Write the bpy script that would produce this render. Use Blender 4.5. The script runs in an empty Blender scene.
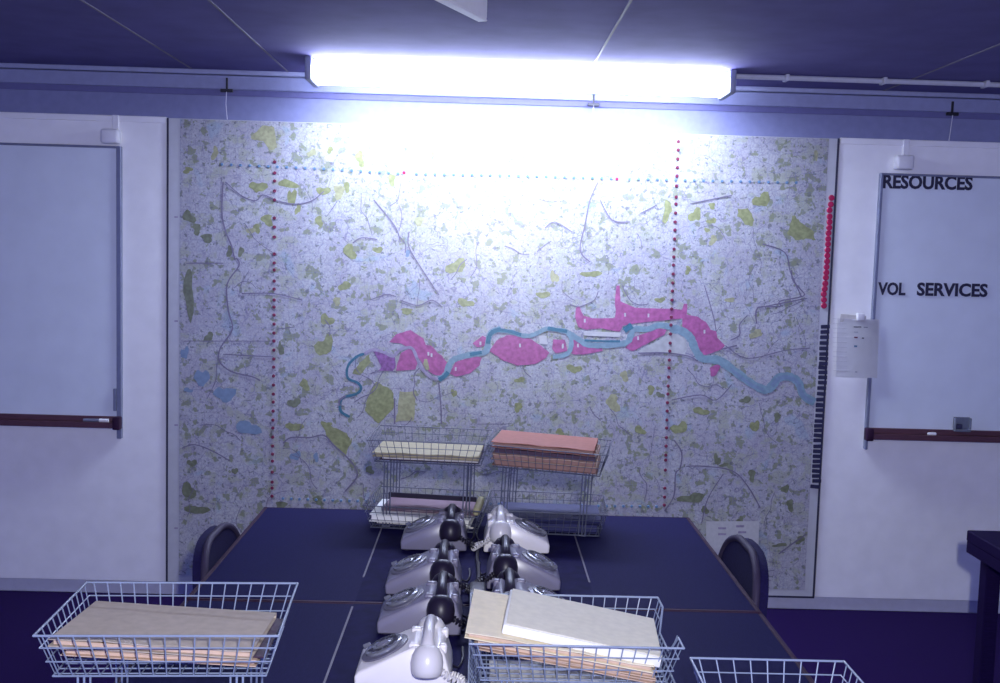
import bpy, bmesh, math, random
from mathutils import Vector, Matrix, Euler
import numpy as np
random.seed(7)
C = bpy.context.scene.collection
R_ = math.radians
# ------------------------------------------------------------------ camera
F, PITCH, ROLL, YAW, H = 1061.0, R_(4.87), R_(1.65), math.atan(-18/1061.0), 1.6
RM = Matrix.Rotation(YAW, 3, 'Z') @ Matrix.Rotation(-PITCH, 3, 'X') @ Matrix.Rotation(-ROLL, 3, 'Y')
CAM = Vector((0, 0, H))
def ray(u, v): return RM @ Vector(((u-500)/F, 1, -(v-341.5)/F))
def on_y(u, v, y):
    d = ray(u, v); return CAM + d*(y/d.y)
def on_z(u, v, z):
    d = ray(u, v); return CAM + d*((z-H)/d.z)
cd = bpy.data.cameras.new('camera'); cam = bpy.data.objects.new('camera', cd); C.objects.link(cam)
cd.sensor_width = 36; cd.lens = F*36/1000.0; cd.clip_start = .05
cam.matrix_world = Matrix.Translation(CAM) @ (RM @ Matrix.Rotation(math.pi/2, 3, 'X')).to_4x4()
bpy.context.scene.camera = cam
vs = bpy.context.scene.view_settings
bpy.context.scene.display_settings.display_device = 'sRGB'
vs.view_transform = 'Standard'; vs.look = 'None'; vs.gamma = 1; vs.use_curve_mapping = False; vs.exposure = 0.0

# ------------------------------------------------------------------ materials
def mat(name, col, rough=.6, var=.08, scale=30, spec=.5, metal=0, emit=None, estr=0, bump=0, alpha=None, trans=0, aniso=None):
    m = bpy.data.materials.new(name); m.use_nodes = True
    nt = m.node_tree; b = nt.nodes['Principled BSDF']
    b.inputs['Roughness'].default_value = rough; b.inputs['Metallic'].default_value = metal
    b.inputs['Specular IOR Level'].default_value = spec
    tc = nt.nodes.new('ShaderNodeTexCoord'); no = nt.nodes.new('ShaderNodeTexNoise')
    no.inputs['Scale'].default_value = scale; no.inputs['Detail'].default_value = 4
    if aniso:
        mp = nt.nodes.new('ShaderNodeMapping'); mp.inputs['Scale'].default_value = aniso
        nt.links.new(tc.outputs['Object'], mp.inputs['Vector']); nt.links.new(mp.outputs['Vector'], no.inputs['Vector'])
    else: nt.links.new(tc.outputs['Object'], no.inputs['Vector'])
    mr = nt.nodes.new('ShaderNodeMapRange'); mr.inputs[1].default_value = .32; mr.inputs[2].default_value = .68; nt.links.new(no.outputs['Fac'], mr.inputs[0])
    mx = nt.nodes.new('ShaderNodeMix'); mx.data_type = 'RGBA'
    mx.inputs[6].default_value = (*[c*(1-var) for c in col], 1); mx.inputs[7].default_value = (*[min(1, c*(1+var)) for c in col], 1)
    nt.links.new(mr.outputs[0], mx.inputs[0]); nt.links.new(mx.outputs[2], b.inputs['Base Color'])
    if bump:
        bp = nt.nodes.new('ShaderNodeBump'); bp.inputs['Strength'].default_value = bump; bp.inputs['Distance'].default_value = .002
        nt.links.new(no.outputs['Fac'], bp.inputs['Height']); nt.links.new(bp.outputs['Normal'], b.inputs['Normal'])
    if emit:
        b.inputs['Emission Color'].default_value = (*emit, 1); b.inputs['Emission Strength'].default_value = estr
    if trans: b.inputs['Transmission Weight'].default_value = trans
    return m
M = {}
M['wall'] = mat('wall paint', (.22, .235, .40), .8, .05)
M['panel'] = mat('white panel', (.90, .90, .90), .7, .03, 12)
M['cornice'] = mat('cornice paint', (.33, .35, .52), .6, .05)
M['fascia'] = mat('fascia paint', (.27, .29, .46), .6, .05)
M['darkband'] = mat('darkband', (.14, .14, .30), .8, .05)
M['ceiling'] = mat('ceiling board', (.105, .09, .27), .85, .12, 6, bump=.1)
M['strip'] = mat('ceiling joint strip', (.17, .15, .2), .6, .05)
M['floor'] = mat('navy carpet', (.017, .006, .060), .95, .25, 220, spec=.1, bump=.4)
M['skirt'] = mat('skirting paint', (.55, .56, .64), .5, .04)
M['board'] = mat('whiteboard face', (.74, .80, .86), .35, .03, 8)
M['alu'] = mat('aluminium', (.22, .24, .33), .4, .06, metal=.3)
M['whiteplastic'] = mat('white plastic', (.82, .82, .84), .35, .02)
M['darktrough'] = mat('red brown wood', (.10, .040, .055), .45, .25, 14, aniso=(2, 40, 40))
M['ink'] = mat('black lettering', (.022, .02, .05), .5, .05)
M['mapmargin'] = mat('map margin', (.54, .55, .57), .3, .03)
M['blackedge'] = mat('black edge', (.03, .03, .06), .5, .1)
M['table'] = mat('dark table laminate', (.014, .013, .066), .6, .15, 30, spec=.03, aniso=(30, 3, 3))
M['centre'] = mat('dark centre panel', (.009, .007, .055), .6, .2, 30, spec=.03)
M['lipping'] = mat('reddish table lipping', (.035, .012, .035), .55, .2, 30, spec=.15)
M['tedge'] = mat('pale edging strip', (.16, .15, .2), .5, .1, spec=.2)
M['leg'] = mat('black steel', (.015, .015, .02), .45, .1)
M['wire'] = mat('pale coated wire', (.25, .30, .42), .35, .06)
M['dimwire'] = mat('dimmed coated wire', (.10, .11, .16), .4, .08)  # same wire out of flash reach, its dimness put into the colour
M['bright'] = mat('flash-lit buff card', (.86, .77, .56), .8, .06, 60)  # buff brightened, the stronger flash light put into the colour
M['cream'] = mat('cream card', (.80, .76, .62), .8, .05, 60)
M['buff'] = mat('buff card', (.48, .41, .34), .8, .07, 60)  # same buff darkened, weaker flash at the left put into the colour
M['buff2'] = mat('tan card', (.58, .42, .32), .8, .08, 60)
M['manila'] = mat('yellow buff card', (.40, .35, .22), .8, .06, 60)
M['red'] = mat('red brown card', (.33, .10, .065), .75, .08, 60)
M['redtan'] = mat('pinkish tan card', (.28, .16, .13), .75, .08, 60)
M['pink'] = mat('mauve card', (.19, .115, .16), .75, .06, 60)
M['blue'] = mat('blue card', (.018, .020, .10), .7, .1, 60)
M['purple'] = mat('dark purple card', (.05, .02, .05), .6, .1, 60)
M['yellow'] = mat('yellow card', (.45, .42, .24), .7, .06, 60)
M['paper'] = mat('white paper', (.82, .82, .80), .85, .03, 60)
M['greypaper'] = mat('off white paper', (.62, .60, .56), .85, .08, 60)
M['grey'] = mat('grey plastic', (.20, .19, .27), .28, .02)
M['grey2'] = mat('darker grey plastic', (.13, .125, .17), .35, .05)
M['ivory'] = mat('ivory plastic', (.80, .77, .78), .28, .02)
M['ivory2'] = mat('darker ivory plastic', (.68, .66, .68), .3, .03)  # slightly darker ivory for handsets and cords
M['black'] = mat('black plastic', (.016, .012, .030), .38, .05, spec=.35)
M['chrome'] = mat('clear dial plastic', (.30, .31, .36), .18, .1, metal=.5)
M['fabric'] = mat('dark navy upholstery', (.009, .006, .048), .85, .25, 160, spec=.2, bump=.3)
M['piping'] = mat('vinyl edge', (.045, .035, .07), .6, .08, spec=.2)
M['darkdesk'] = mat('dark wood desk', (.012, .006, .040), .6, .25, 20, spec=.05, aniso=(2, 30, 30))
M['lampbody'] = mat('enamelled steel', (.55, .56, .62), .4, .04)
M['lampcap'] = mat('grey lamp end', (.22, .24, .32), .45, .08)
M['tubeglow'] = mat('lit diffuser', (.9, .9, .9), .4, .0, emit=(.66, .75, 1.0), estr=55)
M['sideglow'] = mat('lit diffuser side', (.9, .9, .9), .4, .0, emit=(.66, .75, 1.0), estr=40)
M['reddot'] = mat('crimson marker', (.42, .01, .07), .4, .06)
M['dkred'] = mat('maroon dot', (.16, .012, .05), .5, .08)
M['bluedot'] = mat('blue dot', (.12, .22, .36), .5, .08)
M['tab'] = mat('black tab', (.02, .02, .06), .5, .08)
M['cord'] = mat('white string', (.7, .7, .75), .8, .05)
M['clear'] = mat('clear plastic', (.30, .33, .42), .2, .05, trans=.5)
M['eraser'] = mat('dark felt', (.04, .04, .10), .8, .1)
M['cable'] = mat('black cable', (.012, .010, .025), .4, .1)

# ------------------------------------------------------------------ mesh helpers
def link(name, bm, mats, parent=None, smooth=35, loc=None, rot=None):
    bmesh.ops.recalc_face_normals(bm, faces=bm.faces[:])
    me = bpy.data.meshes.new(name); bm.to_mesh(me); bm.free()
    for m in (mats if isinstance(mats, (list, tuple)) else [mats]): me.materials.append(M[m] if isinstance(m, str) else m)
    if smooth:
        for p in me.polygons: p.use_smooth = True
        me.set_sharp_from_angle(angle=R_(smooth))
    o = bpy.data.objects.new(name, me); C.objects.link(o)
    if parent: o.parent = parent
    if loc: o.location = loc
    if rot: o.rotation_euler = rot
    return o
def tag(o, label, cat=None, group=None, kind=None):
    if label: o['label'] = label
    if cat: o['category'] = cat
    if group: o['group'] = group
    if kind: o['kind'] = kind
    return o
def thing(name, label, cat, loc=(0, 0, 0), rot=(0, 0, 0), group=None):
    o = bpy.data.objects.new(name, None); C.objects.link(o); o.empty_display_size = .05
    o.location = loc; o.rotation_euler = rot
    return tag(o, label, cat, group)
def struct(name, bm, m, smooth=0):
    o = link(name, bm, m, None, smooth); o['kind'] = 'structure'; return o
def new(): return bmesh.new()
def box(bm, x0, x1, y0, y1, z0, z1, bev=0, seg=2, mi=0, mx=None):
    vs_ = [bm.verts.new((x, y, z)) for x in (x0, x1) for y in (y0, y1) for z in (z0, z1)]
    fs = [(0, 1, 3, 2), (4, 6, 7, 5), (0, 4, 5, 1), (2, 3, 7, 6), (0, 2, 6, 4), (1, 5, 7, 3)]
    faces = [bm.faces.new([vs_[i] for i in f]) for f in fs]
    for f in faces: f.material_index = mi
    if bev:
        es = list({e for f in faces for e in f.edges})
        r = bmesh.ops.bevel(bm, geom=es, offset=bev, segments=seg, affect='EDGES', profile=.5)
        vs_ = list({v for f in r['faces'] for v in f.verts} | {v for v in vs_ if v.is_valid})
        for f in r['faces']: f.material_index = mi
    if mx: bmesh.ops.transform(bm, matrix=mx, verts=[v for v in vs_ if v.is_valid])
    return bm
def tube(bm, pts, r, n=6, closed=False, mi=0, cap=True):
    pts = [Vector(p) for p in pts]; N = len(pts); rings = []
    rr = r if isinstance(r, (list, tuple)) else [r]*N
    up = None
    for i, p in enumerate(pts):
        if closed: t = (pts[(i+1) % N]-pts[i-1]).normalized()
        else: t = (pts[min(i+1, N-1)]-pts[max(i-1, 0)]).normalized()
        if up is None:
            a = Vector((0, 0, 1)) if abs(t.z) < .9 else Vector((1, 0, 0)); up = (a - t*a.dot(t)).normalized()
        else:
            w = up - t*up.dot(t)
            up = w.normalized() if w.length > 1e-6 else t.orthogonal().normalized()
        s = t.cross(up)
        rings.append([bm.verts.new(p + (up*math.cos(2*math.pi*k/n) + s*math.sin(2*math.pi*k/n))*rr[i]) for k in range(n)])
    for i in range(N if closed else N-1):
        a, b = rings[i], rings[(i+1) % N]
        for k in range(n):
            f = bm.faces.new((a[k], a[(k+1) % n], b[(k+1) % n], b[k])); f.material_index = mi
    if cap and not closed:
        for q in (rings[0][::-1], rings[-1]): bm.faces.new(q).material_index = mi
    return bm
def lathe(bm, prof, n=20, mx=None, mi=0):
    rings = []
    for r, z in prof:
        if r < 1e-6: rings.append([bm.verts.new((0, 0, z))])
        else: rings.append([bm.verts.new((r*math.cos(2*math.pi*k/n), r*math.sin(2*math.pi*k/n), z)) for k in range(n)])
    for a, b in zip(rings, rings[1:]):
        for k in range(n):
            q = [a[k % len(a)], a[(k+1) % len(a)], b[(k+1) % len(b)], b[k % len(b)]]
            q = list(dict.fromkeys(q))
            if len(q) > 2:
                f = bm.faces.new(q); f.material_index = mi
    for rg, rev in ((rings[0], True), (rings[-1], False)):
        if len(rg) > 1: bm.faces.new(rg[::-1] if rev else rg).material_index = mi
    if mx: bmesh.ops.transform(bm, matrix=mx, verts=[v for rg in rings for v in rg])
    return bm
def catmull(p, n=6, closed=False):
    p = [Vector(q) for q in p]; out = []; N = len(p)
    for i in range(N if closed else N-1):
        if closed: a, b, c, d = p[i-1], p[i], p[(i+1) % N], p[(i+2) % N]
        else: a, b, c, d = p[max(i-1, 0)], p[i], p[i+1], p[min(i+2, N-1)]
        for k in range(n):
            t = k/n
            out.append(.5*((2*b)+(c-a)*t+(2*a-5*b+4*c-d)*t*t+(3*b-a-3*c+d)*t**3))
    if not closed: out.append(p[-1])
    return out

# ------------------------------------------------------------------ room shell
WY, CZ = 4.74, 2.35
XL, XR, YB = -3.4, 3.4, -2.6
b = new(); box(b, XL, XR, YB, WY, -.05, 0); struct('floor', b, 'floor')
b = new(); box(b, XL, XR, YB, WY, CZ, CZ+.05); struct('ceiling', b, 'ceiling')
b = new(); box(b, XL, XR, WY, WY+.06, -.05, CZ+.05); struct('wall_back', b, 'wall')
b = new(); box(b, XL-.06, XL, YB, WY+.06, -.05, CZ+.05); struct('wall_left', b, 'wall')
b = new(); box(b, XR, XR+.06, YB, WY+.06, -.05, CZ+.05); struct('wall_right', b, 'wall')
b = new(); box(b, XL, XR, WY-.008, WY, 0, .062, .004, 1); struct('baseboard_back', b, 'skirt')
b = new(); box(b, XL, XR, WY-.034, WY, 2.330, CZ, .003, 1); struct('trim_1', b, 'cornice')
b = new(); box(b, XL, XR, WY-.022, WY, 2.268, 2.327, .003, 1); struct('trim_2', b, 'fascia')
b = new(); box(b, XL, XR, WY-.008, WY, 2.243, 2.268); struct('trim_3', b, 'darkband')  # thin strip below the fascia, darker than the wall
for i, (x, y0) in enumerate([(-.875, YB), (-1.29, YB), (.412, YB), (1.73, YB), (-2.5, YB), (2.9, YB)]):
    b = new(); box(b, x-.004, x+.004, y0, WY-.04, CZ-.003, CZ, 0); struct('trim_%d' % (4+i), b, 'strip')

# ------------------------------------------------------------------ wall panels beside the map
PF = WY-.016
def panel(x0, x1, label):
    t = thing('wall_panel', label, 'wall panel', ((x0+x1)/2, WY, .062)); w = (x1-x0)/2
    b = new(); box(b, -w, w, -.016, 0, 0, 2.075, .002, 1); link('panel_sheet', b, 'panel', t)
    b = new(); box(b, -w, w, -.021, 0, 2.052, 2.080, .003, 1); link('top_rail', b, 'panel', t)
panel(-3.3, -1.404, 'tall white wall panel left of the map, behind the left whiteboard')
panel(1.556, 3.3, 'tall white wall panel right of the map, behind the whiteboard with lettering')

# ------------------------------------------------------------------ the wall map
MX0, MX1, MZ0, MZ1 = -1.394, 1.544, .066, 2.137
MF = WY-.020
LAY = [0]
def mp(u, v, k=0):
    p = on_y(u, v, MF); p.y = MF-.0003-.00045*k-LAY[0]*3e-6; return p
wm = thing('wall_map', 'huge printed wall map with green woods and a blue river through pink zones', 'map', ((MX0+MX1)/2, WY, MZ0))
OFF = Vector(wm.location)
b = new(); box(b, MX0, MX1, WY-.019, WY, MZ0, MZ1); bmesh.ops.translate(b, verts=b.verts[:], vec=-OFF)
link('backing_board', b, 'mapmargin', wm)
b = new()
for x0, x1, z0, z1 in ((MX0-.008, MX0, MZ0-.008, MZ1), (MX1, MX1+.008, MZ0-.008, MZ1), (MX0, MX1, MZ0-.008, MZ0)):
    box(b, x0, x1, WY-.023, WY, z0, z1)
bmesh.ops.translate(b, verts=b.verts[:], vec=-OFF); link('edge_strip', b, 'blackedge', wm)

def map_material():
    m = bpy.data.materials.new('printed map'); m.use_nodes = True; nt = m.node_tree; L = nt.links.new
    N = lambda t: nt.nodes.new('ShaderNode'+t)
    bs = nt.nodes['Principled BSDF']; bs.inputs['Roughness'].default_value = .30; bs.inputs['Specular IOR Level'].default_value = .45
    tc = N('TexCoord'); sep = N('SeparateXYZ'); L(tc.outputs['Object'], sep.inputs[0])
    def mixc(fac, a, bcol, kind='MIX'):
        x = N('Mix'); x.data_type = 'RGBA'; x.blend_type = kind
        if isinstance(fac, float): x.inputs[0].default_value = fac
        else: L(fac, x.inputs[0])
        for s, i in ((a, 6), (bcol, 7)):
            if isinstance(s, tuple): x.inputs[i].default_value = (*s, 1)
            else: L(s, x.inputs[i])
        return x.outputs[2]
    def ramp(src, p0, p1, inv=False):
        x = N('MapRange'); x.inputs[1].default_value = p0; x.inputs[2].default_value = p1
        x.inputs[3].default_value = 1 if inv else 0; x.inputs[4].default_value = 0 if inv else 1
        L(src, x.inputs[0]); return x.outputs[0]
    def noise(sc, det=4, dist=0, vec=None):
        x = N('TexNoise'); x.inputs['Scale'].default_value = sc; x.inputs['Detail'].default_value = det; x.inputs['Distortion'].default_value = dist
        L(vec or tc.outputs['Object'], x.inputs['Vector']); return x.outputs['Fac']
    def math_(op, a, bb=None):
        x = N('Math'); x.operation = op
        for s, i in ((a, 0), (bb, 1)):
            if s is None: continue
            if isinstance(s, (int, float)): x.inputs[i].default_value = s
            else: L(s, x.inputs[i])
        return x.outputs[0]
    def web(scale, w, dist):
        nz = N('TexNoise'); nz.inputs['Scale'].default_value = scale*1.3; nz.inputs['Detail'].default_value = 3; L(tc.outputs['Object'], nz.inputs['Vector'])
        vm = N('VectorMath'); vm.operation = 'SCALE'; vm.inputs['Scale'].default_value = dist; L(nz.outputs['Color'], vm.inputs[0])
        va = N('VectorMath'); va.operation = 'ADD'; L(tc.outputs['Object'], va.inputs[0]); L(vm.outputs[0], va.inputs[1])
        v = N('TexVoronoi'); v.feature = 'DISTANCE_TO_EDGE'; v.inputs['Scale'].default_value = scale; L(va.outputs[0], v.inputs['Vector'])
        return ramp(v.outputs['Distance'], w*.4, w, True)
    col = mixc(ramp(noise(2.2, 6), .35, .65), (.46, .46, .48), (.53, .54, .53))
    # built-up tint, mottled
    col = mixc(math_('MULTIPLY', ramp(noise(8, 9, .3), .46, .60), .55), col, (.40, .37, .42))
    col = mixc(math_('MULTIPLY', ramp(noise(110, 4, .2), .42, .64), .62), col, (.30, .30, .37))
    # pale green land and little woods
    col = mixc(math_('MULTIPLY', ramp(noise(17, 8, .2), .54, .60), .65), col, (.38, .40, .28))
    col = mixc(math_('MULTIPLY', ramp(noise(28, 6, .2), .58, .62), .85), col, (.22, .25, .13))
    # light blue streaks
    col = mixc(math_('MULTIPLY', ramp(noise(7, 8, 1.0), .62, .68), .5), col, (.30, .42, .52))
    # roads
    col = mixc(math_('MULTIPLY', web(15, .024, .09), .55), col, (.20, .18, .27))
    col = mixc(math_('MULTIPLY', web(38, .06, .05), .38), col, (.24, .23, .31))
    col = mixc(math_('MULTIPLY', web(5, .008, .2), .6), col, (.17, .15, .25))
    # dark specks of villages
    col = mixc(math_('MULTIPLY', ramp(noise(52, 5, .3), .60, .645), .75), col, (.13, .14, .15))
    # kilometre grid
    for ax in ('X', 'Z'):
        fr = math_('FRACT', math_('MULTIPLY', sep.outputs[ax], 24.0)); ln = math_('GREATER_THAN', fr, .93)
        col = mixc(math_('MULTIPLY', ln, .22), col, (.30, .36, .50))
    L(col, bs.inputs['Base Color']); return m
def inkm(name, c, var=.10, sc=70): 
    return mat('map '+name, c, .30, var, sc, spec=.45)
MAPM = [map_material(), inkm('green', (.27, .29, .13), .22, 60), inkm('dark green', (.18, .20, .12), .22, 60), inkm('lake blue', (.20, .28, .38), .1),
        inkm('pink', (.40, .11, .26), .22, 45), inkm('mauve', (.26, .11, .28), .3, 55), inkm('teal', (.05, .17, .23), .12), inkm('pale river', (.21, .32, .37), .12),
        inkm('road', (.18, .16, .23), .1), inkm('white', (.54, .54, .53), .05), inkm('yellow green', (.36, .36, .20), .2, 60), inkm('light purple', (.32, .28, .38), .2), inkm('pale land', (.46, .47, .46), .12, 40)]
GREEN, DKG, LAKE, PINK, MAUVE, TEAL, PALE, ROAD, WHT, YEL, LPUR, PALELAND = range(1, 13)
mb = new()
q = [mp(*p) for p in ((180, 118.5), (826, 141), (808, 590), (180, 586))]
x0, x1 = MX0+.049, MX1-.038
vv = [mb.verts.new(p) for p in ((x0, MF, MZ0+.03), (x1, MF, MZ0+.03), (x1, MF, MZ1-.002), (x0, MF, MZ1-.002))]
mb.faces.new(vv)
def cr(x, y, s): return lambda pts: [(x+p[0]/s, y+p[1]/s) for p in pts]
def poly(pts, mi, k=1, rough=1.7, n=4):
    LAY[0] += 1
    P = []
    for i, p in enumerate(pts):
        qn = pts[(i+1) % len(pts)]
        for j in range(n):
            t = j/n; e = rough*random.uniform(-.5, .5); e2 = rough*random.uniform(-.5, .5)
            P.append((p[0]+(qn[0]-p[0])*t+e, p[1]+(qn[1]-p[1])*t+e2))
    f = mb.faces.new([mb.verts.new(mp(u, v, k)) for u, v in P]); f.material_index = mi
def blob(u, v, w, h, mi=GREEN, k=1, a=0):
    LAY[0] += 1
    P = []; ph = random.random()*6
    for j in range(14):
        t = j*2*math.pi/14; r = 1+.28*math.sin(2*t+ph)+.18*math.sin(3*t+ph*2)+random.uniform(-.15, .15)
        x, y = w/2*r*math.cos(t), h/2*r*math.sin(t)
        P.append((u+x*math.cos(a)-y*math.sin(a), v+x*math.sin(a)+y*math.cos(a)))
    f = mb.faces.new([mb.verts.new(mp(p[0], p[1], k)) for p in P]); f.material_index = mi
def band(pts, w, mi, k=2, sm=5):
    LAY[0] += 1
    P = [(p.x, p.y) for p in catmull([(p[0], p[1], 0) for p in pts], sm)]
    prev = None
    for i, p in enumerate(P):
        a, c = P[max(i-1, 0)], P[min(i+1, len(P)-1)]
        d = Vector((c[0]-a[0], c[1]-a[1])); d = d.normalized() if d.length else Vector((1, 0)); n_ = Vector((-d.y, d.x))*w/2*random.uniform(.85, 1.15)
        cur = (mb.verts.new(mp(p[0]+n_.x, p[1]+n_.y, k)), mb.verts.new(mp(p[0]-n_.x, p[1]-n_.y, k)))
        if prev:
            f = mb.faces.new((prev[0], prev[1], cur[1], cur[0])); f.material_index = mi
        prev = cur
# woods and parks
poly([(263, 126), (275, 127), (277, 147), (272, 151), (263, 142), (251, 139), (251, 136)], YEL)
poly([(622, 142), (624, 152), (612, 168), (601, 177), (603, 187), (591, 189), (573, 187), (573, 183), (589, 182), (594, 170), (605, 159), (606, 145)], YEL)
poly([(793, 215), (798, 219), (803, 224), (814, 231), (815, 240), (806, 239), (796, 240), (787, 233)], GREEN)
poly([(738, 209), (748, 208), (754, 219), (753, 226), (745, 224), (738, 216)], GREEN)
poly([(321, 420), (333, 427), (347, 433), (350, 440), (353, 438), (345, 456), (337, 449), (329, 441)], GREEN)
poly([(376, 381), (392, 390), (396, 406), (379, 423), (365, 411), (369, 395)], GREEN)
poly([(400, 392), (416, 392), (414, 420), (396, 422), (398, 408)], YEL)
poly([(369, 354), (371, 362), (361, 376), (352, 373), (360, 362)], GREEN)
for g in [(215,153,7,12),(188,170,10,6),(258,187,15,12),(288,184,20,8),(292,197,8,18),(267,220,14,10),(257,228,8,8),(251,231,7,7),(319,221,9,9),(324,191,12,10),(298,209,6,10),(312,153,8,8),
          (304.6,384.6,10,10),(327,320,12,12),(325,346,15,22),(326,424,9,6),(294,427,14,10),(360,158,10,15),(339,192,14,12),(347,187,8,9),(392,180,9,10),(405,184,10,10),(419,221,12,8),(350,252,14,13),
          (378,250,8,8),(667,211,10,18),(695,215,12,14),(712,206,8,6),(712,221,9,6),(762,200,15,16),(707,230,5,5),(713,240,8,9),(816,155,4,9),(457,266,18,16),(345,286,12,9),(337,301,9,7),
          (465,303,14,9),(407,311,14,5),(592,274,18,7),(543,295,12,8),(574,369,12,10),(624,376,10,9),(613,403,16,14),(651,390,8,8),(518,407,9,8),(755,426,8,12),(680,428,14,14),(701,411,14,8),
          (554,277,8,12),(756,334,12,9),(435,151,6,9),(417,144,9,5),(454,393,5,9),(330,150,7,6),(560,432,8,7),(520,380,9,6),(640,430,10,8),(660,300,9,6),(730,300,8,6),(688,270,6,8)]:
    blob(*g, random.choice([GREEN, GREEN, YEL]))
for g in [(189,217,12,12),(197,229,9,10),(207,238,14,8),(230,251,7,10),(241,252,7,8),(189,292,11,44),(209,337,8,10),(281,349,5,14),(294,403,11,10),(192,463,8,8),(189,491,13,16),(197,510,20,10),(235,471,6,7),
          (691,498,23,11),(717,460,6,12),(777,417,8,8),(724,465,9,4),(752,475,8,10),(785,489,7,9),(790,505,8,10),(800,540,9,7),(780,545,14,4),(660,395,7,6),(745,400,10,7),(318,500,10,8),(370,470,9,7),(281,505,14,7),(705,510,7,8),(740,520,6,8)]:
    blob(*g, DKG)
for g in [(202,378,12,20),(225,394,18,17),(185,353,7,14),(248,428,22,15),(188,390,8,5),(296,456,9,10),(316,457,6,8),(408,253,6,6)]: blob(*g, LAKE)
# pink zones
c4, c5, c6, c7, c8 = cr(340, 320, 3.846), cr(560, 270, 3.846), cr(330, 250, 3.79), cr(500, 250, 3.79), cr(670, 250, 3.79)
poly(c4([(190,85),(215,55),(270,38),(320,70),(330,95),(355,100),(375,125),(395,140),(415,170),(405,195),(385,215),(360,210),(330,190),(305,150),(270,115),(235,90)]), PINK, 2, .7)
poly(c4([(235,125),(265,110),(290,120),(300,160),(290,190),(215,195),(222,160)]), PINK, 2, .7)
poly(c4([(120,110),(180,125),(210,140),(215,175),(205,195),(150,195),(160,180),(140,140)]), MAUVE, 2, .7)
poly(c4([(420,205),(445,160),(520,140),(545,145),(535,175),(500,205),(450,218)]), PINK, 2, .7)
poly(c4([(510,90),(550,60),(565,70),(555,100),(530,105)]), PINK, 2, .6)
poly(c4([(575,120),(600,80),(640,60),(700,55),(735,75),(775,100),(805,125),(795,145),(750,170),(680,175),(625,155),(600,135)]), PINK, 2, .7)
poly(c4([(820,75),(865,75),(875,120),(830,128),(815,110)]), PINK, 2, .6)
poly(c5([(45,255),(70,265),(100,285),(160,300),(165,310),(100,325),(50,325),(35,310)]), PINK, 2, .6)
poly(c5([(58,180),(60,145),(75,140),(85,165),(90,175),(125,185),(210,185),(215,155),(210,130),(217,60),(230,60),(232,120),(290,145),(440,150),(470,152),(476,130),(490,130),(487,172),(530,180),(560,200),(580,230),(600,235),(605,260),(635,290),(620,305),(560,328),(540,325),(525,270),(500,245),(470,230),(470,185),(440,190),(390,195),(330,200),(290,205),(240,215),(230,238),(160,225),(100,230),(70,220)]), PINK, 2, .5, 2)
poly(c5([(250,300),(280,260),(320,245),(380,225),(410,230),(400,250),(330,285),(280,312)]), PINK, 2, .6)
poly(c5([(575,375),(600,365),(620,365),(600,405),(580,410)]), PINK, 2, .5)
poly(c5([(415,250),(445,245),(480,262),(490,300),(480,325),(400,318),(310,322),(300,312)]), PALELAND, 2, .6)
poly(c5([(90,235),(235,240),(230,258),(95,252)]), WHT, 3, .3)
poly(c4([(765,60),(795,60),(797,95),(768,92)]), WHT, 3, .4)
for p in c4([(340,130),(352,135),(332,175),(540,90),(692,98),(445,188),(857,98),(915,98)])+c5([(95,195),(250,172),(340,175),(300,262),(555,237),(428,180),(10,295)]):
    poly([(p[0]-.9, p[1]-1.8), (p[0]+.9, p[1]-1.8), (p[0]+.9, p[1]+1.8), (p[0]-.9, p[1]+1.8)], WHT, 4, .2, 1)
poly(c4([(325,150),(335,150),(345,190),(330,192),(320,170)]), YEL, 4, .3)
# the river
band(c6([(75,632),(45,615),(38,590),(50,560),(100,545),(118,525),(105,503),(68,485),(68,440),(100,405),(130,393)]), 2.6, TEAL)
band(c6([(38,590),(36,570),(60,552)]), 2.0, ROAD, 3)
band(c6([(130,393),(165,378),(205,388),(240,402),(270,375),(310,372),(330,410),(345,445),(380,480),(412,490)]), 3.0, LPUR, 3)
band(c6([(412,490),(440,470),(455,430),(480,410),(540,395),(590,385),(600,340),(612,312),(648,298)]), 6.0, PALE, 3)
band(c6([(412,492),(432,480),(448,462)]), 4, TEAL, 4)
band(c6([(598,355),(604,325),(620,308),(648,300)]), 4.2, TEAL, 4)
band(c6([(530,396),(575,388)]), 3.5, TEAL, 4)
band(c7([(0,305),(40,310),(90,325),(130,320),(170,300),(200,300),(260,310)]), 4.6, PALE, 3)
band(c7([(0,303),(40,309),(80,321)]), 3.2, TEAL, 4)
band(c7([(180,296),(215,302),(255,308)]), 3.2, TEAL, 4)
band(c7([(255,310),(270,340),(265,380),(240,400),(200,405)]), 4.5, PALE, 3)
band(c7([(260,315),(300,340),(340,360),(420,360),(480,350),(495,325),(510,300),(560,300),(600,285),(640,290),(675,298)]), 6.0, PALE, 3)
band(c7([(320,342),(380,345),(455,346)]), 2.2, TEAL, 4)
band(c7([(470,305),(500,285)]), 6, TEAL, 4)
band(c8([(0,298),(40,305),(75,330),(95,375),(120,410),(160,415),(190,420),(240,455),(300,500),(360,530),(390,510),(410,485),(450,480),(485,500),(505,550),(548,577)]), 8.0, PALE, 3)
band(c8([(385,515),(412,487),(450,482),(483,502),(505,552),(540,574)]), 4.0, LAKE, 4)
band(c8([(230,450),(300,505),(355,530)]), 3.0, LAKE, 4)
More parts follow.
